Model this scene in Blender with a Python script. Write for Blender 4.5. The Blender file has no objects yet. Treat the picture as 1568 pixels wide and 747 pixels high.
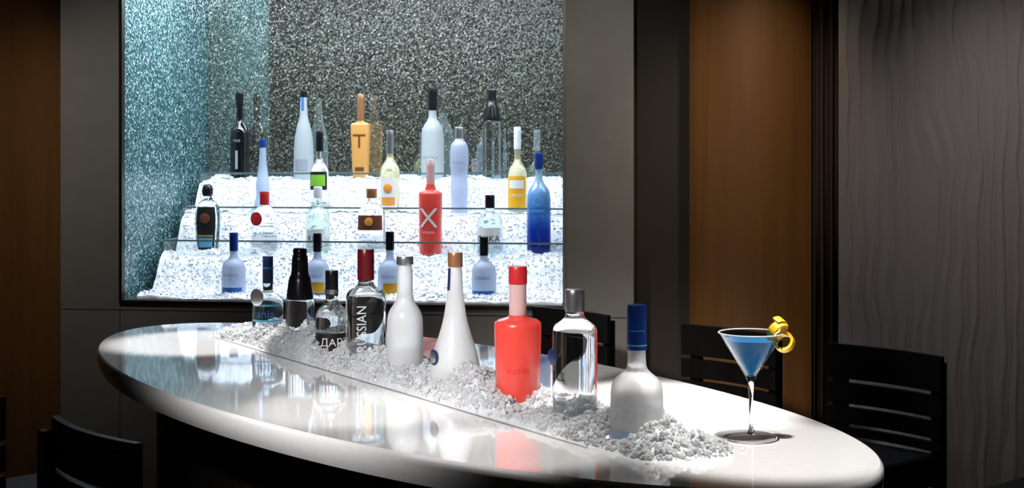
import bpy, bmesh, math, random
from mathutils import Vector, Matrix, noise
random.seed(7)
sc = bpy.context.scene
try:
    sc.view_settings.view_transform = 'Standard'
except Exception: pass

# ------------------------------------------------------------------ helpers
def link(o):
    sc.collection.objects.link(o); return o

def mesh_obj(name, verts, faces, mat=None, smooth=False, angle=40, parent=None, loc=None, rz=0):
    me = bpy.data.meshes.new(name)
    me.from_pydata(verts, [], faces)
    me.update()
    if smooth:
        me.polygons.foreach_set('use_smooth', [True]*len(me.polygons))
        try: me.set_sharp_from_angle(angle=math.radians(angle))
        except Exception: pass
    if mat: me.materials.append(mat)
    o = bpy.data.objects.new(name, me); link(o)
    if parent: o.parent = parent
    if loc is not None: o.location = loc
    o.rotation_euler = (0, 0, rz)
    return o

def empty(name, loc=(0,0,0), rz=0):
    e = bpy.data.objects.new(name, None); link(e)
    e.location = loc; e.rotation_euler = (0,0,rz); e.empty_display_size = .05
    return e

def boxdata(b, V=None, F=None):
    V = [] if V is None else V; F = [] if F is None else F
    x0,x1,y0,y1,z0,z1 = b; n = len(V)
    V += [(x0,y0,z0),(x1,y0,z0),(x1,y1,z0),(x0,y1,z0),(x0,y0,z1),(x1,y0,z1),(x1,y1,z1),(x0,y1,z1)]
    F += [tuple(n+i for i in f) for f in [(0,3,2,1),(4,5,6,7),(0,1,5,4),(1,2,6,5),(2,3,7,6),(3,0,4,7)]]
    return V, F

def boxes(name, bl, mat, bevel=0, **k):
    V=[];F=[]
    for b in bl: boxdata(b,V,F)
    o = mesh_obj(name, V, F, mat, **k)
    if bevel:
        m = o.modifiers.new('bev','BEVEL'); m.width=bevel; m.segments=2
    return o

def nt(mat): return mat.node_tree.nodes, mat.node_tree.links
def P(name, col=(.8,.8,.8), rough=.5, metal=0, trans=0, ior=1.45, coat=0, spec=None, sss=0):
    m = bpy.data.materials.new(name); m.use_nodes=True
    b = m.node_tree.nodes['Principled BSDF']
    b.inputs['Base Color'].default_value=(*col,1)
    b.inputs['Roughness'].default_value=rough
    b.inputs['Metallic'].default_value=metal
    b.inputs['Transmission Weight'].default_value=trans
    b.inputs['IOR'].default_value=ior
    b.inputs['Coat Weight'].default_value=coat
    b.inputs['Coat Roughness'].default_value=.03
    if spec is not None: b.inputs['Specular IOR Level'].default_value=spec
    return m

def tex_noise(m, scale, detail=4, stretch=(1,1,1), coord='Object', dist=0):
    N,L = nt(m)
    tc=N.new('ShaderNodeTexCoord'); mp=N.new('ShaderNodeMapping'); mp.inputs['Scale'].default_value=stretch
    no=N.new('ShaderNodeTexNoise'); no.inputs['Scale'].default_value=scale; no.inputs['Detail'].default_value=detail
    no.inputs['Distortion'].default_value=dist
    L.new(tc.outputs[coord],mp.inputs[0]); L.new(mp.outputs[0],no.inputs['Vector'])
    return no
def ramp(m, src, stops):
    N,L = nt(m); r=N.new('ShaderNodeValToRGB'); cr=r.color_ramp
    while len(cr.elements)<len(stops): cr.elements.new(.5)
    for e,(p,c) in zip(cr.elements,stops): e.position=p; e.color=(*c,1)
    L.new(src,r.inputs[0]); return r
def bump(m, src, strength=.3, dist=.01):
    N,L=nt(m); b=N.new('ShaderNodeBump'); b.inputs['Strength'].default_value=strength; b.inputs['Distance'].default_value=dist
    L.new(src,b.inputs['Height']); L.new(b.outputs[0],N['Principled BSDF'].inputs['Normal']); return b

# ------------------------------------------------------------------ materials
def wood(name, c1, c2, rough=.4, scale=6, spec=None):
    m=P(name,c1,rough,spec=spec)
    n=tex_noise(m,scale,6,(6,6,.35),dist=.6)
    r=ramp(m,n.outputs[0],[(.3,c1),(.7,c2)])
    nt(m)[1].new(r.outputs[0],nt(m)[0]['Principled BSDF'].inputs['Base Color'])
    return m
M_wood = wood('warm_wood_veneer',(.170,.072,.018),(.210,.094,.026),.5,3)
M_darkwood = wood('espresso_wood',(.006,.0045,.004),(.011,.008,.007),.45,4,.25)
M_grey = P('taupe_panel',(.27,.245,.215),.6)
_n=tex_noise(M_grey,9,5); _r=ramp(M_grey,_n.outputs[0],[(.3,(.255,.238,.21)),(.7,(.28,.262,.235))])
nt(M_grey)[1].new(_r.outputs[0],nt(M_grey)[0]['Principled BSDF'].inputs['Base Color'])
M_recess = P('recess_paint',(.042,.033,.024),.7)
M_trim = P('dark_metal_trim',(.06,.05,.045),.35,metal=.8)
M_trimlight = P('satin_metal_trim',(.35,.33,.32),.35,metal=.7)
M_steel = P('brushed_steel',(.6,.6,.6),.25,metal=1)
M_floor = wood('dark_floor',(.02,.013,.01),(.035,.022,.016),.3)
M_ceil = P('ceiling_paint',(.10,.09,.08),.9)
M_wall = P('wall_paint',(.05,.043,.04),.8)
M_wavy = P('carved_plaster',(.22,.197,.190),.7)
M_curtain = P('dark_curtain',(.06,.038,.028),.9)
M_quartz = P('white_quartz',(.85,.84,.83),.06,ior=1.6,coat=.7)
_n=tex_noise(M_quartz,60,3); _r=ramp(M_quartz,_n.outputs[0],[(.3,(.84,.83,.82)),(.7,(.89,.88,.87))])
nt(M_quartz)[1].new(_r.outputs[0],nt(M_quartz)[0]['Principled BSDF'].inputs['Base Color'])

def mosaic(name, stops, clear, metal, scale=95, rough=.22, tilt=.6):
    m=P(name,(.1,.1,.1),rough,metal=metal); N,L=nt(m)
    tc=N.new('ShaderNodeTexCoord')
    v=N.new('ShaderNodeTexVoronoi'); v.inputs['Scale'].default_value=scale
    L.new(tc.outputs['Object'],v.inputs['Vector'])
    sep=N.new('ShaderNodeSeparateColor'); L.new(v.outputs['Color'],sep.inputs[0])
    r=ramp(m,sep.outputs[0],stops)
    b=N['Principled BSDF']; L.new(r.outputs[0],b.inputs['Base Color'])
    geo=N.new('ShaderNodeNewGeometry')
    sub=N.new('ShaderNodeVectorMath'); sub.operation='SUBTRACT'; sub.inputs[1].default_value=(.5,.5,.5)
    L.new(v.outputs['Color'],sub.inputs[0])
    sc_=N.new('ShaderNodeVectorMath'); sc_.operation='SCALE'; sc_.inputs['Scale'].default_value=tilt
    L.new(sub.outputs[0],sc_.inputs[0])
    ad=N.new('ShaderNodeVectorMath'); ad.operation='ADD'; L.new(geo.outputs['Normal'],ad.inputs[0]); L.new(sc_.outputs[0],ad.inputs[1])
    no=N.new('ShaderNodeVectorMath'); no.operation='NORMALIZE'; L.new(ad.outputs[0],no.inputs[0])
    L.new(no.outputs[0],b.inputs['Normal'])
    g=N.new('ShaderNodeBsdfGlossy'); g.inputs['Roughness'].default_value=.0; g.inputs['Color'].default_value=(.80,.92,.90,1)
    mx=N.new('ShaderNodeMixShader'); mx.inputs[0].default_value=clear
    L.new(b.outputs[0],mx.inputs[1]); L.new(g.outputs[0],mx.inputs[2])
    L.new(mx.outputs[0],N['Material Output'].inputs['Surface'])
    return m
M_mosback = mosaic('crackle_glass_mirror',[(0,(.020,.024,.019)),(.5,(.075,.082,.066)),(.85,(.17,.185,.145)),(1,(.42,.46,.38))],.42,.08,150)
M_mosleft = mosaic('teal_crackle_glass',[(0,(.012,.055,.06)),(.5,(.035,.13,.14)),(.82,(.11,.26,.28)),(1,(.8,.97,.97))],.06,.2,140)

def thin_glass(name, tint=(.93,.98,.97), amt=.9, base=.045):
    m=bpy.data.materials.new(name); m.use_nodes=True; N,L=nt(m); N.remove(N['Principled BSDF'])
    t=N.new('ShaderNodeBsdfTransparent'); t.inputs[0].default_value=(*tint,1)
    g=N.new('ShaderNodeBsdfGlossy'); g.inputs['Roughness'].default_value=.02
    lw=N.new('ShaderNodeLayerWeight'); lw.inputs['Blend'].default_value=.5
    pw=N.new('ShaderNodeMath'); pw.operation='POWER'; pw.inputs[1].default_value=4.0; L.new(lw.outputs['Facing'],pw.inputs[0])
    ma=N.new('ShaderNodeMath'); ma.operation='MULTIPLY_ADD'; ma.inputs[1].default_value=amt; ma.inputs[2].default_value=base; L.new(pw.outputs[0],ma.inputs[0])
    mx=N.new('ShaderNodeMixShader'); L.new(ma.outputs[0],mx.inputs[0]); L.new(t.outputs[0],mx.inputs[1]); L.new(g.outputs[0],mx.inputs[2])
    L.new(mx.outputs[0],N['Material Output'].inputs['Surface']); return m
M_pane = thin_glass('shelf_glass',(.96,.99,.99),.5,.03)
M_cocktail_glass = thin_glass('cocktail_glass_clear',(.99,.995,1),.4,.004)
M_edge = P('polished_glass_edge',(.10,.16,.17),.15,spec=.8)

M_ice = P('crushed_ice',(.86,.89,.92),.30,trans=.30,ior=1.31)
_n=tex_noise(M_ice,90,5); bump(M_ice,_n.outputs[0],.6,.01)
M_icechip = P('ice_chip',(.98,.99,1),.05,trans=.62,ior=1.31)
M_icepack = P('packed_ice',(.88,.92,.98),.6)
_n=tex_noise(M_icepack,70,6); bump(M_icepack,_n.outputs[0],.5,.008)
M_icechip2 = P('ice_chip_white',(.93,.96,1),.25,trans=.20,ior=1.31)

M_clear = P('clear_glass',(.97,.99,.99),.0,trans=1,ior=1.42)
M_clearblue = P('pale_blue_glass',(.75,.88,.95),.02,trans=1,ior=1.42)
M_palegreen = P('pale_green_glass',(.72,.86,.74),.05,trans=.9,ior=1.45)
M_cream = P('pale_gold_glass',(.86,.80,.52),.08,trans=.7,ior=1.45)
M_frost = P('frosted_glass',(.98,.99,1),.30,trans=.52,ior=1.25)
M_frostlav = P('frosted_glass_cool',(.60,.69,.86),.35,trans=.5,ior=1.3)
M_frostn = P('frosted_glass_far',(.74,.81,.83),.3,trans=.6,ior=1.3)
M_amber = P('amber_spirit',(.80,.42,.12),.25,trans=.25)
M_red = P('frosted_red_glass',(.90,.080,.058),.30,trans=.22,coat=.4)
M_pinkglass = P('pink_tint_glass',(.96,.90,.88),.25,trans=.6,ior=1.3)
M_blackglass = P('black_glass',(.006,.006,.008),.06,coat=1)
M_bluegrad = P('blue_gradient_glass',(.02,.1,.6),.06,trans=.45,coat=.5)
def zgrad(m, z0,z1,stops):
    N,L=nt(m); tc=N.new('ShaderNodeTexCoord'); s=N.new('ShaderNodeSeparateXYZ'); L.new(tc.outputs['Object'],s.inputs[0])
    mr=N.new('ShaderNodeMapRange'); mr.inputs[1].default_value=z0; mr.inputs[2].default_value=z1; L.new(s.outputs[2],mr.inputs[0])
    r=ramp(m,mr.outputs[0],stops); L.new(r.outputs[0],N['Principled BSDF'].inputs['Base Color'])
zgrad(M_bluegrad,0,.36,[(0,(.002,.008,.16)),(.35,(.006,.05,.42)),(.75,(.12,.36,.80)),(1,(.45,.7,.92))])
def C(name,c,r=.35,metal=0,**k): return P(name,c,r,metal,**k)
K_black=C('cap_black',(.008,.008,.010),.25); K_blue=C('cap_blue',(.012,.05,.28),.3,.3); K_navy=C('cap_navy',(.02,.035,.10),.3)
K_red=C('cap_red',(.50,.02,.025),.35); K_dred=C('cap_dark_red',(.13,.008,.014),.3,.2); K_silver=C('cap_silver',(.55,.55,.54),.28,.9)
K_copper=C('cap_copper',(.50,.24,.12),.3,.6); K_white=C('cap_white',(.75,.76,.78),.4)
L_white=C('label_white',(.80,.80,.78),.5); L_black=C('label_black',(.015,.013,.012),.4); L_yel=C('label_yellow',(.80,.42,.015),.5)
L_green=C('label_green',(.22,.55,.04),.5); L_orange=C('label_orange',(.80,.33,.06),.5); L_blue=C('label_blue',(.03,.14,.45),.4)
L_cyan=C('label_cyan',(.12,.42,.62),.4); L_brown=C('label_brown',(.16,.055,.025),.4); L_red=C('label_red',(.6,.02,.02),.4)
L_grey=C('print_grey',(.30,.33,.37),.4); L_gold=C('print_gold',(.65,.42,.12),.3,.6); L_dredp=C('print_red',(.74,.050,.038),.3)
L_faint=C('print_faint',(.62,.66,.70),.4); L_paleblue=C('print_pale_blue',(.45,.62,.80),.4)

# ------------------------------------------------------------------ bottle toolkit
def chaikin(p, it=2):
    for _ in range(it):
        q=[p[0]]
        for a,b in zip(p[:-1],p[1:]):
            q.append((a[0]*.78+b[0]*.22,a[1]*.78+b[1]*.22)); q.append((a[0]*.22+b[0]*.78,a[1]*.22+b[1]*.78))
        q.append(p[-1]); p=q
    return p
def shp(a,p):
    if p==2: return 1
    return 1/((abs(math.cos(a))**p+abs(math.sin(a))**p)**(1/p))
def lathe(name, prof, mat, parent=None, p=2, ys=1, n=48, angle=50, pneck=None, loc=(0,0,0)):
    V=[];F=[];rings=[]
    for r,z in prof:
        pp=p
        if pneck is not None and z>pneck: pp=2
        yy=ys if (pneck is None or z<=pneck) else 1
        if r<=1e-6:
            rings.append([len(V)]); V.append((0,0,z))
        else:
            rings.append(list(range(len(V),len(V)+n)))
            for i in range(n):
                a=2*math.pi*i/n; s=r*shp(a,pp); V.append((s*math.cos(a),s*math.sin(a)*yy,z))
    for A,B in zip(rings[:-1],rings[1:]):
        if len(A)==1 and len(B)==1: continue
        for i in range(n):
            j=(i+1)%n
            if len(A)==1: F.append((A[0],B[j],B[i]))
            elif len(B)==1: F.append((A[i],A[j],B[0]))
            else: F.append((A[i],A[j],B[j],B[i]))
    return mesh_obj(name,V,F,mat,True,angle,parent,loc)

class Bottle:
    def __init__(s, name, loc, h, body, glass, rz=0, p=2, ys=1, pneck=None, cap=None, capmat=None, it=2):
        s.root=empty(name,loc,rz); s.p=p; s.ys=ys; s.pneck=pneck
        prof=chaikin([(0,0)]+body+[(0,body[-1][1])],it)
        s.prof=prof
        lathe('glass_body',prof,glass,s.root,p,ys,pneck=pneck)
        if cap:
            c=[(0,cap[0][1])]+cap+[(0,cap[-1][1])]
            lathe('cap',chaikin(c,1),capmat,s.root)
    def rad(s,z):
        best=0; pr=s.prof
        for (r0,z0),(r1,z1) in zip(pr[:-1],pr[1:]):
            if z0<=z<=z1 and z1>z0:
                best=max(best,r0+(r1-r0)*(z-z0)/(z1-z0))
        return best
    def pt(s,a,z,off):
        r=s.rad(z)+off
        p,ys=(s.p,s.ys) if (s.pneck is None or z<=s.pneck) else (2,1)
        q=r*shp(a,p); return (q*math.cos(a), q*math.sin(a)*ys - (off*.5 if ys<1 else 0), z)
    def label(s, z0,z1,half,mat,ac=-90,off=.0009,name='label',nz=6):
        na=max(4,int(half/5)); V=[];F=[]
        for i in range(nz+1):
            z=z0+(z1-z0)*i/nz
            for j in range(na+1):
                a=math.radians(ac-half+2*half*j/na); V.append(s.pt(a,z,off))
        for i in range(nz):
            for j in range(na):
                k=i*(na+1)+j; F.append((k,k+1,k+na+2,k+na+1))
        mesh_obj(name,V,F,mat,True,60,s.root); return s
    def text(s, body, z, size, mat, ac=-90, off=.0016, rot=0, name='lettering', R=None):
        cu=bpy.data.curves.new('t','FONT'); cu.body=body; cu.size=size; cu.align_x='CENTER'; cu.resolution_u=3
        o=bpy.data.objects.new('t',cu); link(o)
        dg=bpy.context.evaluated_depsgraph_get(); me=bpy.data.meshes.new_from_object(o.evaluated_get(dg))
        bpy.data.objects.remove(o)
        bm=bmesh.new(); bm.from_mesh(me)
        bmesh.ops.triangulate(bm,faces=bm.faces[:])
        for _ in range(4):
            ee=[e for e in bm.edges if e.calc_length()>.012]
            if not ee: break
            bmesh.ops.subdivide_edges(bm,edges=ee,cuts=1)
            bmesh.ops.triangulate(bm,faces=bm.faces[:])
        bm.to_mesh(me); bm.free()
        R=max(s.rad(z+size*.3),.01)
        for v in me.vertices:
            x,y=v.co.x,v.co.y
            if rot: x,y=-y,x
            v.co=s.pt(math.radians(ac)+x/R, z+y, off)
        me.materials.append(mat); t=bpy.data.objects.new(name,me); link(t); t.parent=s.root; return s
    def disc(s, z, r, mat, ac=-90, off=.003, name='medallion'):
        V=[];F=[]; a=math.radians(ac); c=Vector(s.pt(a,z,off)); nrm=Vector((math.cos(a),math.sin(a),0)); t=Vector((-math.sin(a),math.cos(a),0)); n=24
        for k,(rr,dd) in enumerate([(0,.0015),(r*.8,.0015),(r,0),(r,-.003)]):
            for i in range(n):
                b=2*math.pi*i/n; V.append(c+nrm*dd+t*rr*math.cos(b)+Vector((0,0,rr*math.sin(b))))
        for k in range(3):
            for i in range(n):
                j=(i+1)%n; F.append((k*n+i,k*n+j,(k+1)*n+j,(k+1)*n+i))
        mesh_obj(name,V,F,mat,True,30,s.root); return s

# ------------------------------------------------------------------ niche frame of reference
ANG=math.radians(-8); NX,NY=-1.773,6.48
def W(w,t,z=0):
    c,s=math.cos(ANG),math.sin(ANG); return (NX+w*c-t*s, NY+w*s+t*c, z)
def nb(name,bl,mat,**k): return boxes(name,bl,mat,loc=(NX,NY,0),rz=ANG,**k)
NW=2.015; NB=1.04; NT=2.78; ND=1.09

g=.004
nb('wall_back',[(-.30,-.012,0,.10,NB-.045,3.0),(NW+.012,2.322,0,.10,NB-.045,3.0),(-.012,NW+.012,0,.10,NT+.012,3.0),
   (-.30,-.012-g,0,.10,0,NB-.045-g),(-.012,2.322,0,.10,0,NB-.045-g),(-.012,NW+.012,.002,.10,NB-.045,NB-.014)],M_grey)
nb('wall_backing',[(-.28,-.055,.101,.24,0,3.0),(NW+.055,2.30,.101,.28,0,3.0),(-.05,NW+.05,.101,.13,0,NB-.06)],M_recess)
nb('wall_back_wood',[(-2.0,-.285,.20,.26,0,3.0)],M_wood)
nb('wall_back_recess',[(2.305,4.2,.28,.34,0,3.0)],M_recess)
nb('wall_niche_left',[(-.05,0,.022,ND,NB,NT)],M_mosleft)
nb('wall_niche_back',[(-.05,NW+.05,ND,ND+.04,NB-.03,NT+.04)],M_mosback)
nb('wall_niche_right',[(NW,NW+.05,.022,ND,NB,NT)],M_mosback)
nb('wall_niche_base',[(-.05,NW+.05,.022,ND,NB-.03,NB)],M_recess)
nb('wall_niche_top',[(-.05,NW+.05,.022,ND,NT,NT+.04)],M_recess)
nb('trim_1',[(-.014,0,-.012,.02,NB-.016,NT+.014),(-.0,NW,-.012,.02,NB-.016,NB),(0,NW,-.012,.02,NT,NT+.014)],M_trim)
nb('trim_2',[(NW,NW+.014,-.012,.02,NB-.016,NT+.014)],M_trimlight)

# wood pilaster, gently bowed
V=[];F=[];n=24
for i in range(n+1):
    u=i/n; w=2.56+(3.085-2.56)*u; t=.12-.10*math.sin(math.pi*u)**.8
    V+= [(w,t,0),(w,t,3.0)]
for i in range(n): F.append((2*i,2*i+2,2*i+3,2*i+1))
V+=[(2.56,.28,0),(2.56,.28,3.0),(3.085,.28,0),(3.085,.28,3.0)]
k=2*(n+1); F+=[(k,0,1,k+1),(2*n,k+2,k+3,2*n+1)]
mesh_obj('wood_pilaster',V,F,M_wood,True,40,loc=(NX,NY,0),rz=ANG)

# dark curtain
V=[];F=[];n=160
for i in range(n+1):
    w=3.10+.75*i/n; t=.12+.035*math.sin(i*.75)+.012*math.sin(i*.31)
    V+=[(w,t,0.01),(w,t,2.99)]
for i in range(n): F.append((2*i,2*i+2,2*i+3,2*i+1))
o=mesh_obj('curtain',V,F,M_curtain,True,80,loc=(NX,NY,0),rz=ANG)
o.modifiers.new('s','SOLIDIFY').thickness=.004

# carved wavy wall on the right
p0=Vector((1.355,5.90,0)); p1=Vector((3.3,5.0,0)); d=(p1-p0); Lw=d.length; d.normalize(); nrm=Vector((d.y,-d.x,0))
V=[];F=[];nu,nz=620,150
for j in range(nz+1):
    z=3.0*j/nz
    for i in range(nu+1):
        u=Lw*i/nu
        uu=u+.045*noise.noise((u*3.0,z*1.2,3.1))+.026*noise.noise((u*9,z*4.0,9.))
        f=uu/.055; cell=math.floor(f); fr=f-cell
        amp=.0085+.0095*noise.noise((cell*3.7,z*1.4,1))
        hgt=amp*(min(fr/.75,(1-fr)/.25))
        q=p0+d*u+nrm*hgt; V.append((q.x,q.y,z))
for j in range(nz):
    for i in range(nu):
        k=j*(nu+1)+i; F.append((k,k+1,k+nu+2,k+nu+1))
mesh_obj('wall_right_carved',V,F,M_wavy,True,60)
bk=[p0, p1, p1-nrm*.12, p0-nrm*.12]
VV=[(q.x,q.y,z) for z in (0,3.0) for q in bk]
mesh_obj('wall_right_core',VV,[(1,2,6,5),(2,3,7,6),(3,0,4,7)],M_recess)

# room shell
boxes('floor',[(-3.4,3.6,-1.6,8.2,-.05,0)],M_floor)
boxes('ceiling',[(-3.4,3.6,-1.6,8.2,3.0,3.05)],M_ceil)
boxes('wall_left',[(-3.45,-3.4,-1.6,8.2,0,3.0)],M_wall)
boxes('wall_right',[(3.6,3.65,-1.6,8.2,0,3.0)],M_wall)
boxes('wall_front',[(-3.4,3.6,-1.65,-1.6,0,3.0)],M_wall)

# ------------------------------------------------------------------ niche steps: glass & ice
lv=[1.06,1.232,1.415,1.575]; ts=[.35,.60,.85]; tops=[1.291,1.442,1.607]
dsp=empty('crushed_ice_display_shelf',(NX,NY,0),ANG)
def part(name,bl,mat): return boxes(name,bl,mat,parent=dsp)
lows=[NB,1.20,1.37]
for i,(t,tp) in enumerate(zip(ts,tops)):
    part('glass_riser_%d'%(i+1),[(.055,NW-.01,t-.004,t+.004,lows[i]+.001,tp-.004)],M_pane)
    part('polished_edge_%d'%(i+1),[(.055,NW-.01,t-.005,t+.005,tp-.005,tp+.003)],M_edge)
    t2=ts[i+1] if i<2 else ND-.005
    part('glass_end_%d'%(i+1),[(.050,.056,t,t2,NB+.001,tp)],M_pane)
    part('end_edge_%d'%(i+1),[(.049,.057,t-.005,t+.003,NB+.001,tp),(.049,.057,t,t2,tp-.002,tp+.003)],M_edge)
def sst(a,b,x):
    x=max(0,min(1,(x-a)/(b-a))); return x*x*(3-2*x)
def lev(t):
    if t<.352: return lv[0]+.165*sst(.19,.35,t)
    if t<.602: return lv[1]+.175*sst(.48,.60,t)
    if t<.852: return lv[2]+.155*sst(.73,.85,t)
    return lv[3]
def hN(w,t):
    n=noise.noise((w*4,t*5,0))*.030+noise.noise((w*13,t*13,4))*.018+noise.noise((w*45,t*45,8))*.009
    h=lev(t)+n
    if t<.06: h=NB+.004+(h-NB-.004)*max(.35,t/.06)
    return max(NB+.006, h)
ICO=[]
phi=(1+5**.5)/2
for a,b in [(-1,phi),(1,phi),(-1,-phi),(1,-phi)]: ICO+= [(a,b,0)]
for a,b in [(-1,phi),(1,phi),(-1,-phi),(1,-phi)]: ICO+= [(0,a,b)]
for a,b in [(phi,-1),(phi,1),(-phi,-1),(-phi,1)]: ICO+= [(a,0,b)]
ICOF=[(0,11,5),(0,5,1),(0,1,7),(0,7,10),(0,10,11),(1,5,9),(5,11,4),(11,10,2),(10,7,6),(7,1,8),(3,9,4),(3,4,2),(3,2,6),(3,6,8),(3,8,9),(4,9,5),(2,4,11),(6,2,10),(8,6,7),(9,8,1)]
ICO=[Vector(v).normalized() for v in ICO]
def chips(pts, smin, smax, V, F, pw=1):
    for x,y,z in pts:
        s=smin+(smax-smin)*random.random()**pw
        R=Matrix.Rotation(random.uniform(0,6.28),3,Vector((random.gauss(0,1),random.gauss(0,1),random.gauss(0,1))).normalized())
        S=Vector((random.uniform(.6,1.3),random.uniform(.5,1.1),random.uniform(.5,1)))*s
        n=len(V)
        for v in ICO:
            j=random.uniform(.8,1.15); q=R@Vector((v.x*S.x*j,v.y*S.y*j,v.z*S.z*j)); V.append((x+q.x,y+q.y,z+q.z))
        F += [tuple(n+i for i in f) for f in ICOF]
V=[];F=[];nu,nv=260,200
for j in range(nv+1):
    t=.024+(ND-.030)*max(0,j-1)/(nv-1)
    for i in range(nu+1):
        w=.058+(NW-.064)*max(0,i-1)/(nu-1)
        V.append((w,min(t,ND-.004),NB+.001 if (j==0 or i==0) else hN(w,t)))
for j in range(nv):
    for i in range(nu):
        k=j*(nu+1)+i; F.append((k,k+1,k+nu+2,k+nu+1))
mesh_obj('packed_ice',V,F,M_icepack,True,80,dsp)
V=[];F=[];pts=[]
for _ in range(15000):
    w=random.uniform(.075,NW-.03); t=random.choice([random.uniform(.035,.342),random.uniform(.362,.592),random.uniform(.612,.842),random.uniform(.865,1.07)])
    pts.append((w,t,hN(w,t)+.001))
chips(pts,.003,.0085,V,F)
mesh_obj('ice_chips',V,F,M_icechip2,parent=dsp)

# ------------------------------------------------------------------ niche bottles
def vb(name,w,t,**k):
    z=lev(t)-.008
    return Bottle(name,W(w,t,z),rz=ANG,**k)
def std(R,h,nr,zs,zn):
    return [(R*.96,0),(R,.006),(R,zs),(R*.86,zs+(zn-zs)*.45),(nr*1.25,zn-(zn-zs)*.12),(nr,zn+.01),(nr,h)]
def cap(r,z0,z1): return [(r*.98,z0),(r,z0+.003),(r,z1-.003),(r*.93,z1)]
# row A
b=vb('vodka_bottle',.228,.95,h=.46,body=std(.050,.43,.017,.24,.31),glass=M_blackglass,cap=cap(.020,.39,.46),capmat=K_black)
b.text('TREE',.20,.018,L_grey).text('I',.06,.14,L_grey).text('VODKA',.03,.02,L_grey)
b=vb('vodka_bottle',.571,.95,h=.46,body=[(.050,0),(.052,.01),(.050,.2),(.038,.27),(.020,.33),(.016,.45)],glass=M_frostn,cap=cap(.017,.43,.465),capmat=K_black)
b.label(.05,.11,40,L_grey).label(.36,.43,20,L_blue)
b=vb('tequila_bottle',.873,.95,h=.44,body=[(.036,0),(.038,.006),(.050,.28),(.048,.295),(.018,.300),(.017,.33)],glass=M_amber,p=5,ys=.7,pneck=.299,cap=cap(.020,.31,.445),capmat=K_copper,it=1)
b.text('T',.17,.10,L_brown).label(.05,.07,30,L_brown)
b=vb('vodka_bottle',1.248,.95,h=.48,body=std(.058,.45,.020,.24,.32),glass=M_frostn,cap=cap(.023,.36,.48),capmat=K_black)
b.text('VODKA',.11,.024,L_grey)
b=vb('vodka_bottle',1.554,.95,h=.465,body=[(.044,0),(.046,.006),(.046,.30),(.040,.31),(.030,.32)],glass=M_clear,cap=[(.042,.30),(.043,.312),(.030,.39),(.024,.40),(.022,.455),(.020,.465)],capmat=K_black)
# row B
b=vb('vodka_bottle',.433,.70,h=.37,body=[(.040,0),(.044,.01),(.042,.05),(.030,.09),(.034,.14),(.026,.20),(.017,.27),(.015,.36)],glass=M_frostlav,cap=cap(.017,.33,.372),capmat=K_blue)
b=vb('vodka_bottle',.726,.70,h=.41,body=std(.047,.37,.015,.20,.27),glass=M_clear,cap=cap(.018,.31,.41),capmat=K_black)
b.label(.12,.21,65,L_black).label(.14,.195,50,L_green,off=.0018)
b=vb('wine_bottle',1.084,.70,h=.415,body=std(.050,.38,.016,.20,.28),glass=M_cream,cap=cap(.018,.30,.415),capmat=K_silver)
b.label(.03,.18,55,L_white).label(.045,.085,40,L_orange,off=.0018).disc(.13,.022,L_orange)
b=vb('vodka_bottle',1.431,.70,h=.43,body=[(.040,0),(.043,.01),(.038,.06),(.043,.12),(.040,.2),(.046,.24),(.046,.31),(.040,.345),(.022,.365),(.020,.39)],glass=M_frostlav,cap=cap(.023,.375,.43),capmat=K_silver)
b.text('VODKA',.25,.018,L_grey)
b=vb('liqueur_bottle',1.719,.70,h=.43,body=std(.048,.39,.015,.19,.27),glass=M_cream,cap=cap(.018,.32,.43),capmat=K_white)
b.label(.04,.19,60,L_yel).label(.13,.17,45,L_white,off=.0018).text('LIMON',.09,.020,L_white)
# row C
b=vb('liqueur_bottle',.2375,.45,h=.333,body=[(.045,0),(.050,.01),(.062,.12),(.064,.18),(.055,.235),(.022,.262),(.019,.29)],glass=M_clear,ys=.6,pneck=.262,cap=[(.019,.275),(.026,.285),(.027,.31),(.018,.333)],capmat=K_black)
b.label(.01,.225,50,L_black).label(.03,.075,38,L_cyan,off=.0018).label(.08,.09,40,L_gold,off=.002).disc(.17,.025,L_brown,off=.004)
b=vb('vodka_bottle',.523,.45,h=.30,body=std(.062,.27,.020,.185,.235),glass=M_clear,cap=cap(.023,.235,.30),capmat=K_red)
b.disc(.17,.033,L_red,ac=-110,off=.004).text('KAPI',.09,.028,L_grey)
b=vb('vodka_bottle',.788,.45,h=.325,body=std(.058,.30,.019,.18,.23),glass=M_palegreen,cap=cap(.021,.27,.325),capmat=K_white)
b.label(.05,.12,50,L_white).text('KKA',.065,.038,L_black,off=.002)
b=vb('vodka_bottle',1.052,.45,h=.316,body=std(.060,.28,.022,.21,.245),glass=M_clear,p=4,pneck=.215,cap=cap(.026,.27,.316),capmat=K_copper)
b.label(.12,.19,60,L_brown).disc(.16,.02,L_orange,off=.004).text('VODKA',.06,.02,L_black)
b=vb('vodka_bottle',1.337,.45,h=.456,body=[(.050,0),(.052,.006),(.057,.285),(.054,.300),(.020,.312),(.018,.43)],glass=M_red,cap=cap(.020,.31,.456),capmat=M_pinkglass,it=1)
b.text('X',.135,.13,L_white).text('VODKA',.105,.017,L_white).label(.425,.450,180,K_red,off=.003)
b=vb('vodka_bottle',1.622,.45,h=.287,body=std(.061,.25,.020,.16,.21),glass=M_clearblue,cap=cap(.023,.225,.287),capmat=K_black)
b.label(.05,.135,60,L_white).text('OKKA',.070,.042,L_black,off=.002)
b=vb('vodka_bottle',1.854,.45,h=.487,body=std(.057,.46,.016,.27,.36),glass=M_bluegrad,cap=cap(.020,.41,.487),capmat=K_blue)
b.text('O',.24,.06,L_cyan).text('VODKA',.21,.018,L_cyan)
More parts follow.
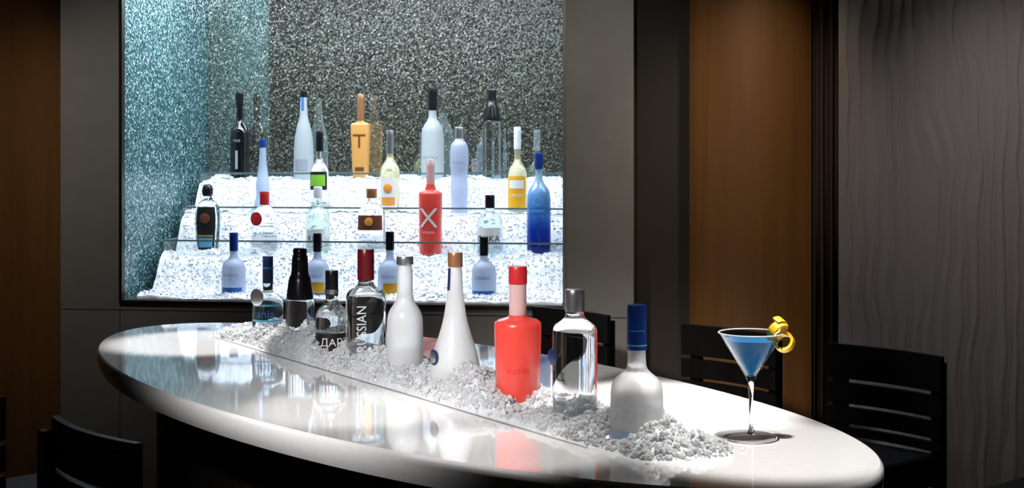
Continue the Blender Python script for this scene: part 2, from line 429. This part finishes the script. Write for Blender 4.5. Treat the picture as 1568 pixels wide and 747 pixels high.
# row D
for w,cm,hh,l in [(.473,K_blue,.29,0),(.870,K_black,.29,1),(1.209,K_black,.30,1),(1.642,K_black,.28,0)]:
    b=vb('vodka_bottle',w,.15,h=hh,body=std(.055,hh-.02,.017,.125,.18),glass=M_frostlav,cap=cap(.020,hh-.085,hh),capmat=cm)
    b.label(.012,.04,60,L_blue)
    if l: b.label(.02,.07,35,L_yel,off=.002,ac=-75)
    b.text('VODKA',.09,.02,L_grey)

# ------------------------------------------------------------------ bar table
TZ=1.055; TA=math.radians(-53); TC=(-.322,4.105); A_,B_=1.645,.65
def ell(prof,a=A_,b=B_,n=160):
    V=[];F=[];R=[]
    for off,z in prof:
        if off is None: R.append([len(V)]); V.append((0,0,z)); continue
        R.append(range(len(V),len(V)+n))
        for i in range(n):
            th=2*math.pi*i/n; V.append(((a-off)*math.cos(th),(b-off)*math.sin(th),z))
    for P0,P1 in zip(R[:-1],R[1:]):
        for i in range(n):
            j=(i+1)%n
            if len(P0)==1: F.append((P0[0],P1[j],P1[i]))
            elif len(P1)==1: F.append((P0[i],P0[j],P1[0]))
            else: F.append((P0[i],P0[j],P1[j],P1[i]))
    return V,F
tbl=empty('bar_table',(TC[0],TC[1],0),TA)
V,F=ell([(None,TZ-.085),(.10,TZ-.085),(.045,TZ-.080),(.014,TZ-.066),(.003,TZ-.045),(0,TZ-.025),(.001,TZ-.010),(.004,TZ-.004),(.009,TZ),(.05,TZ),(None,TZ)])
mesh_obj('tabletop',V,F,M_quartz,True,35,tbl)
V,F=ell([(None,.0),(.28,0),(.28,.06),(.22,.06),(.22,TZ-.085),(None,TZ-.085)])
mesh_obj('pedestal',V,F,M_darkwood,True,35,tbl)

# ice strip on the table with steel tray lip
AX0=Vector((-1.13,5.405)); AX1=Vector((.46,2.92)); ad=(AX1-AX0); AL=ad.length; ad.normalize(); IA=math.atan2(ad.y,ad.x)
HW=.135
ice=empty('crushed_ice_bed',(AX0.x,AX0.y,TZ),IA)
boxes('tray_lip',[(.36,2.62,-HW-.003,-HW,.0,.002),(.36,2.62,HW,HW+.003,0,.002)],M_steel,parent=ice)
S0,S1=.26,2.86
def hT(s,v):
    wob=.028*noise.noise((s*6,3 if v>0 else 8,5))
    e=max(0,1-(abs(v)/(HW-.022+wob))**3)**.6
    endf=min(1,max(0,(s-S0))/.15)*min(1,max(0,(2.72-s))/.10)
    n=.042+.078*noise.noise((s*6.0,v*5,1))+.030*noise.noise((s*17,v*17,2))+.009*noise.noise((s*55,v*55,3))
    h=max(.006,n)*e*max(0,endf)**.6
    for (a,c,r,k) in [(2.735,-.035,.085,.058),(2.775,.045,.075,.038)]:
        dd=math.hypot(s-a,v-c)/r
        if dd<1: h=max(h,k*(1-dd)**.8*(1+.5*noise.noise((s*40,v*40,6))))
    return max(0,h)
V=[];F=[];nu,nv=640,72
for i in range(nu+1):
    s=S0+(S1-S0)*i/nu
    for j in range(nv+1):
        v=-HW+2*HW*j/nv; V.append((s,v,-.0005+hT(s,v)))
for i in range(nu):
    for j in range(nv):
        k=i*(nv+1)+j
        if max(V[k][2],V[k+1][2],V[k+nv+1][2],V[k+nv+2][2])<=0: continue
        F.append((k,k+nv+1,k+nv+2,k+1))
mesh_obj('packed_ice',V,F,M_ice,True,80,ice)
V=[];F=[];pts=[]
for _ in range(17000):
    s=random.uniform(S0+.02,S1-.01); v=random.uniform(-HW,HW)
    h=hT(s,v)
    if h<.003 and random.random()<.98: continue
    pts.append((s,v,h+.0012+(random.random()**4)*.007*(h>.01)))
chips(pts,.0025,.0115,V,F,2.2)
mesh_obj('ice_chips',V,F,M_icechip,parent=ice)

# ------------------------------------------------------------------ table bottles (front row)
def tb(name,x,y,**k): return Bottle(name,(x,y,TZ+.002),rz=k.pop('rz',0),**k)
b=tb('vodka_bottle',-.853,4.97,h=.29,body=[(.052,0),(.055,.006),(.054,.13),(.046,.150),(.020,.162),(.017,.175),(.016,.27)],glass=M_clearblue,cap=cap(.0185,.195,.29),capmat=K_navy)
b.label(.065,.072,60,L_cyan).label(.118,.125,60,L_cyan).label(.03,.04,60,L_cyan).label(.245,.262,180,L_blue,off=.003).text('ania',.078,.042,L_blue,off=.002).disc(.150,.030,K_silver,ac=-125,off=.012)
b=tb('vodka_bottle',-.707,4.743,h=.333,body=[(.046,0),(.048,.006),(.048,.16),(.042,.168),(.030,.172)],glass=M_clear,cap=[(.044,.160),(.045,.172),(.036,.235),(.029,.245),(.026,.305),(.022,.309),(.024,.333)],capmat=K_black)
b.label(.305,.309,180,K_silver,off=.001)
b=tb('vodka_bottle',-.5745,4.534,h=.276,body=std(.053,.25,.019,.130,.175),glass=M_clear,cap=cap(.0205,.195,.276),capmat=K_black)
b.label(.018,.080,75,L_black,off=.0018,ac=-80).text('ДAРТ',.040,.034,L_white,off=.003,ac=-72).text('ЧИСТ',.088,.018,L_black,off=.003).label(.2,.215,180,K_silver,off=.0022)
b=tb('vodka_bottle',-.4455,4.333,h=.357,body=[(.052,0),(.056,.006),(.058,.20),(.054,.225),(.026,.245),(.022,.26),(.021,.33)],glass=M_clear,p=4,pneck=.235,rz=.3,cap=cap(.0255,.262,.357),capmat=K_dred)
b.text('RUSSIAN',.12,.036,L_faint,rot=1,name='engraved_lettering',ac=-100)
for k in range(2): b.label(.222-.19*k,.226-.19*k,38,M_frost,off=.002,name='engraved_band')
b=tb('vodka_bottle',-.3105,4.122,h=.35,body=std(.053,.33,.0225,.165,.225),glass=M_frost,cap=cap(.0245,.325,.35),capmat=K_silver)
b.label(.330,.334,180,K_black,off=.003)
b=tb('vodka_bottle',-.155,3.88,h=.378,body=[(.060,0),(.066,.008),(.072,.045),(.062,.10),(.045,.15),(.032,.195),(.024,.25),(.0195,.30),(.0185,.345)],glass=M_frost,cap=cap(.0205,.338,.378),capmat=K_copper)
b.disc(.095,.022,K_navy,ac=-150,off=.004).disc(.095,.015,K_silver,ac=-150,off=.006).label(.275,.335,22,K_navy,ac=-150)
b=tb('vodka_bottle',.0148,3.613,h=.361,body=[(.050,0),(.054,.006),(.0605,.205),(.058,.222),(.024,.232),(.0205,.24),(.0205,.33)],glass=M_red,cap=cap(.0235,.315,.361),capmat=K_red,it=1)
lathe('neck_glass',[(.0,.236),(.0225,.237),(.0215,.315),(.0,.316)],M_pinkglass,b.root)
b.text('vodka',.095,.026,L_dredp,off=.0012,name='embossed_lettering')
b=tb('vodka_bottle',.150,3.40,h=.322,body=[(.050,0),(.053,.006),(.054,.215),(.050,.235),(.026,.252),(.021,.262),(.021,.30)],glass=M_clear,p=3.2,pneck=.24,cap=cap(.0235,.268,.322),capmat=K_silver)
b.disc(.165,.020,K_navy,ac=-150,off=.004).text('EC',.11,.03,L_black,ac=-135)
b=tb('vodka_bottle',.2804,3.197,h=.307,body=std(.0595,.28,.020,.118,.165),glass=M_frost,cap=cap(.0225,.205,.307),capmat=K_blue)
b.label(.215,.218,180,L_cyan,off=.003).label(.285,.288,180,L_cyan,off=.003).text('~~~',.245,.017,L_cyan,off=.004).text('vodka',.072,.022,L_faint,ac=-100)
b.label(.0,.03,60,L_paleblue,ac=-120,name='mountain_print')

# ------------------------------------------------------------------ martini
mg=empty('cocktail_glass',(.543,3.23,TZ),0)
lathe('glass_shell',[(.0,.004),(.030,.003),(.060,.001),(.062,.0025),(.058,.004),(.030,.007),(.010,.013),(.0052,.025),(.0045,.06),(.0055,.10),(.0075,.128),(.012,.141),(.0735,.240),(.0745,.2405),(.0735,.2425),(.072,.241),(.011,.144),(.0,.141)],M_cocktail_glass,mg,n=64)
lathe('stem_core',[(0,.008),(.010,.012),(.0050,.026),(.0042,.06),(.0052,.10),(.007,.126),(.0,.137)],M_clear,mg)
lathe('rim',[(.0715,.2405),(.0745,.2400),(.0750,.2415),(.0735,.2428),(.0715,.2420),(.0715,.2405)],M_frost,mg,n=64)
lathe('foot_edge',[(.0595,.0008),(.0620,.0008),(.0632,.0020),(.0620,.0034),(.0600,.0034),(.0595,.0008)],M_clear,mg,n=64)
M_drink=P('blue_curacao',(.0,.105,.27),.25,trans=0,ior=1.33,spec=.05)
lathe('blue_cocktail',[(0,.1445),(.0100,.1465),(.0605,.2255),(.0605,.2262),(0,.2262)],M_drink,mg,n=64)
M_peel=P('citrus_peel',(.90,.50,.015),.45); _n=tex_noise(M_peel,400,2); bump(M_peel,_n.outputs[0],.4,.002)
M_pith=P('citrus_pith',(.90,.74,.36),.6)
def ribbon(name,c,R,turns,drift,wid,th,rot,mat,matp):
    V=[];F=[];n=72
    for i in range(n+1):
        a=turns*2*math.pi*i/n+1.2; rr=R*(1-.12*math.sin(a*1.3)); dr=drift*(i/n-.5)
        for (dw,dt) in [(-1,0),(1,0),(.8,-1),(-.8,-1)]:
            V.append(((rr+dt*th)*math.cos(a), dr+dw*wid/2, (rr+dt*th)*math.sin(a)))
    for i in range(n):
        for k in range(4):
            q=(k+1)%4; F.append((4*i+k,4*i+q,4*i+4+q,4*i+4+k))
    F+=[(0,1,2,3),(4*n+3,4*n+2,4*n+1,4*n)]
    V=[tuple((rot@Vector(v))+Vector(c)) for v in V]
    o=mesh_obj(name,V,F,mat,True,50,mg); o.data.materials.append(matp)
    for i,p in enumerate(o.data.polygons):
        if i<4*n and i%4==2: p.material_index=1
RX=lambda d:Matrix.Rotation(math.radians(d),3,'X'); RZ=lambda d:Matrix.Rotation(math.radians(d),3,'Z')
ribbon('peel_twist_upper',(.060,-.012,.250),.024,1.15,.012,.020,.0065,RZ(35)@RX(28),M_peel,M_pith)
ribbon('peel_twist_lower',(.074,-.016,.222),.022,1.2,.014,.020,.0065,RZ(-25)@RX(-25),M_peel,M_pith)
ribbon('peel_twist_inner',(.046,-.008,.240),.013,.9,.010,.014,.005,RZ(60)@RX(10),M_peel,M_pith)

# ------------------------------------------------------------------ bar chairs
M_seat=P('leather_seat',(.03,.031,.035),.5,spec=.3)
def chair(x,y,rz):
    c=empty('bar_chair',(x,y,0),rz)
    for i,(px,py) in enumerate([(-.18,.0),(.18,.0),(-.18,-.40),(.18,-.40)]):
        top=1.06 if py==0 else .72
        boxes('leg_%d'%(i+1),[(px-.019,px+.019,py-.016,py+.016,0,top)],M_darkwood,bevel=.003,parent=c)
    boxes('footrest',[(-.16,.16,-.41,-.39,.28,.315),(-.16,.16,-.01,.01,.36,.39),(-.19,-.17,-.39,-.01,.32,.35),(.17,.19,-.39,-.01,.32,.35)],M_darkwood,parent=c)
    boxes('seat_frame',[(-.20,.20,-.42,.0,.69,.73)],M_darkwood,bevel=.004,parent=c)
    boxes('seat_cushion',[(-.205,.205,-.43,-.02,.73,.785)],M_seat,bevel=.018,parent=c)
    zz=[(.975,1.085),(.895,.962),(.83,.883),(.79,.818)]
    for k,(z0,z1) in enumerate(zz):
        V=[];F=[];n=10
        for i in range(n+1):
            u=-1+2*i/n; xx=.215*u; yy=-.045+.028*(1-u*u)
            V+=[(xx,yy,z0),(xx,yy+.018,z0),(xx,yy+.018,z1),(xx,yy,z1)]
        for i in range(n):
            for q in range(4):
                r=(q+1)%4; F.append((4*i+q,4*i+4+q,4*i+4+r,4*i+r))
        F+=[(0,1,2,3),(4*n+3,4*n+2,4*n+1,4*n)]
        mesh_obj('back_slat_%d'%(k+1),V,F,M_darkwood,True,40,c)
    return c
def tw(m,p): return (-.376+m*.656+p*.752, 4.13-m*.752+p*.656)
for m,p in [(.743,1.444),(.084,1.477),(-.72,1.47),(1.46,1.42)]:
    x,y=tw(m,p); chair(x,y,math.radians(-48.9))
for m,p in [(.335,-1.075),(-.43,-1.07)]:
    x,y=tw(m,p); chair(x,y,math.radians(131.1))

# ------------------------------------------------------------------ lights
def aim(o,tgt):
    dd=Vector(tgt)-o.location; o.rotation_euler=dd.to_track_quat('-Z','Y').to_euler()
def spot(name,loc,tgt,e,size,blend=.6,col=(1,.95,.88),r=.05):
    l=bpy.data.lights.new(name,'SPOT'); l.energy=e; l.spot_size=math.radians(size); l.spot_blend=blend; l.color=col; l.shadow_soft_size=r
    o=bpy.data.objects.new(name,l); link(o); o.location=loc; aim(o,tgt); return o
def area(name,loc,tgt,e,sx,sy,col=(1,1,1),rot=None):
    l=bpy.data.lights.new(name,'AREA'); l.shape='RECTANGLE'; l.size=sx; l.size_y=sy; l.energy=e; l.color=col
    o=bpy.data.objects.new(name,l); link(o); o.location=loc
    if rot is not None: o.rotation_euler=rot
    else: aim(o,tgt)
    return o
cx,cy,_=W(NW/2,.45)
area('niche_light',(cx,cy,NT-.03),None,30,1.8,.5,(.80,.88,1),(0,0,ANG))
cx,cy,_=W(NW/2,.10)
area('niche_front_fill',(cx,cy,NT-.03),(W(NW/2,.6)[0],W(NW/2,.6)[1],1.3),28,1.8,.12,(.80,.88,1))  # added fill lamp at the niche's top front, brightens the ice steps
spot('downlight_far_end',(-1.05,4.95,2.95),(-1.06,4.9,TZ),360,22,.4,(1,.97,.94))
spot('downlight_middle',(-.50,3.75,2.95),(-.42,3.62,TZ),150,19,.6,(1,.97,.94))
spot('downlight_front',(-.05,3.15,2.95),(0.0,3.12,TZ),150,17,.6,(1,.97,.94))
spot('downlight_near_end',(.38,3.85,2.95),(.40,3.68,TZ),470,25,.5,(1,.97,.94))
spot('downlight_glass',(.60,2.9,2.95),(.57,3.12,TZ),290,22,.5,(1,.97,.94))
spot('key_spot',(-1.3,1.2,2.9),(-.25,3.9,TZ+.15),620,28,.8,(1,.98,.98),.15)
spot('wood_wash',(1.0,5.0,2.95),(W(2.80,.05)[0],W(2.80,.05)[1],1.7),42,50,1,(1,.85,.65))
spot('wood_wash_left',(-2.4,5.2,2.95),(-2.45,6.6,1.8),12,45,1,(1,.82,.6))
spot('panel_wash',(.3,4.6,2.95),(.35,6.2,1.6),42,60,1,(1,.95,.88))
spot('panel_wash_left',(-1.7,4.8,2.95),(-1.95,6.5,1.6),36,50,1,(1,.96,.90))
spot('carved_wall_wash',(1.40,4.2,2.95),(2.0,5.55,1.55),66,52,1,(1,.94,.91),.02)

w=bpy.data.worlds.new('world'); sc.world=w; w.use_nodes=True
w.node_tree.nodes['Background'].inputs[0].default_value=(.05,.05,.06,1); w.node_tree.nodes['Background'].inputs[1].default_value=.2

# ------------------------------------------------------------------ camera
cd=bpy.data.cameras.new('camera'); cam=bpy.data.objects.new('camera',cd); link(cam)
cam.location=(0,0,1.70); cam.rotation_euler=(math.radians(90),0,0)
cd.sensor_width=36; cd.lens=50.0; cd.shift_y=-.087; cd.clip_end=50
sc.camera=cam
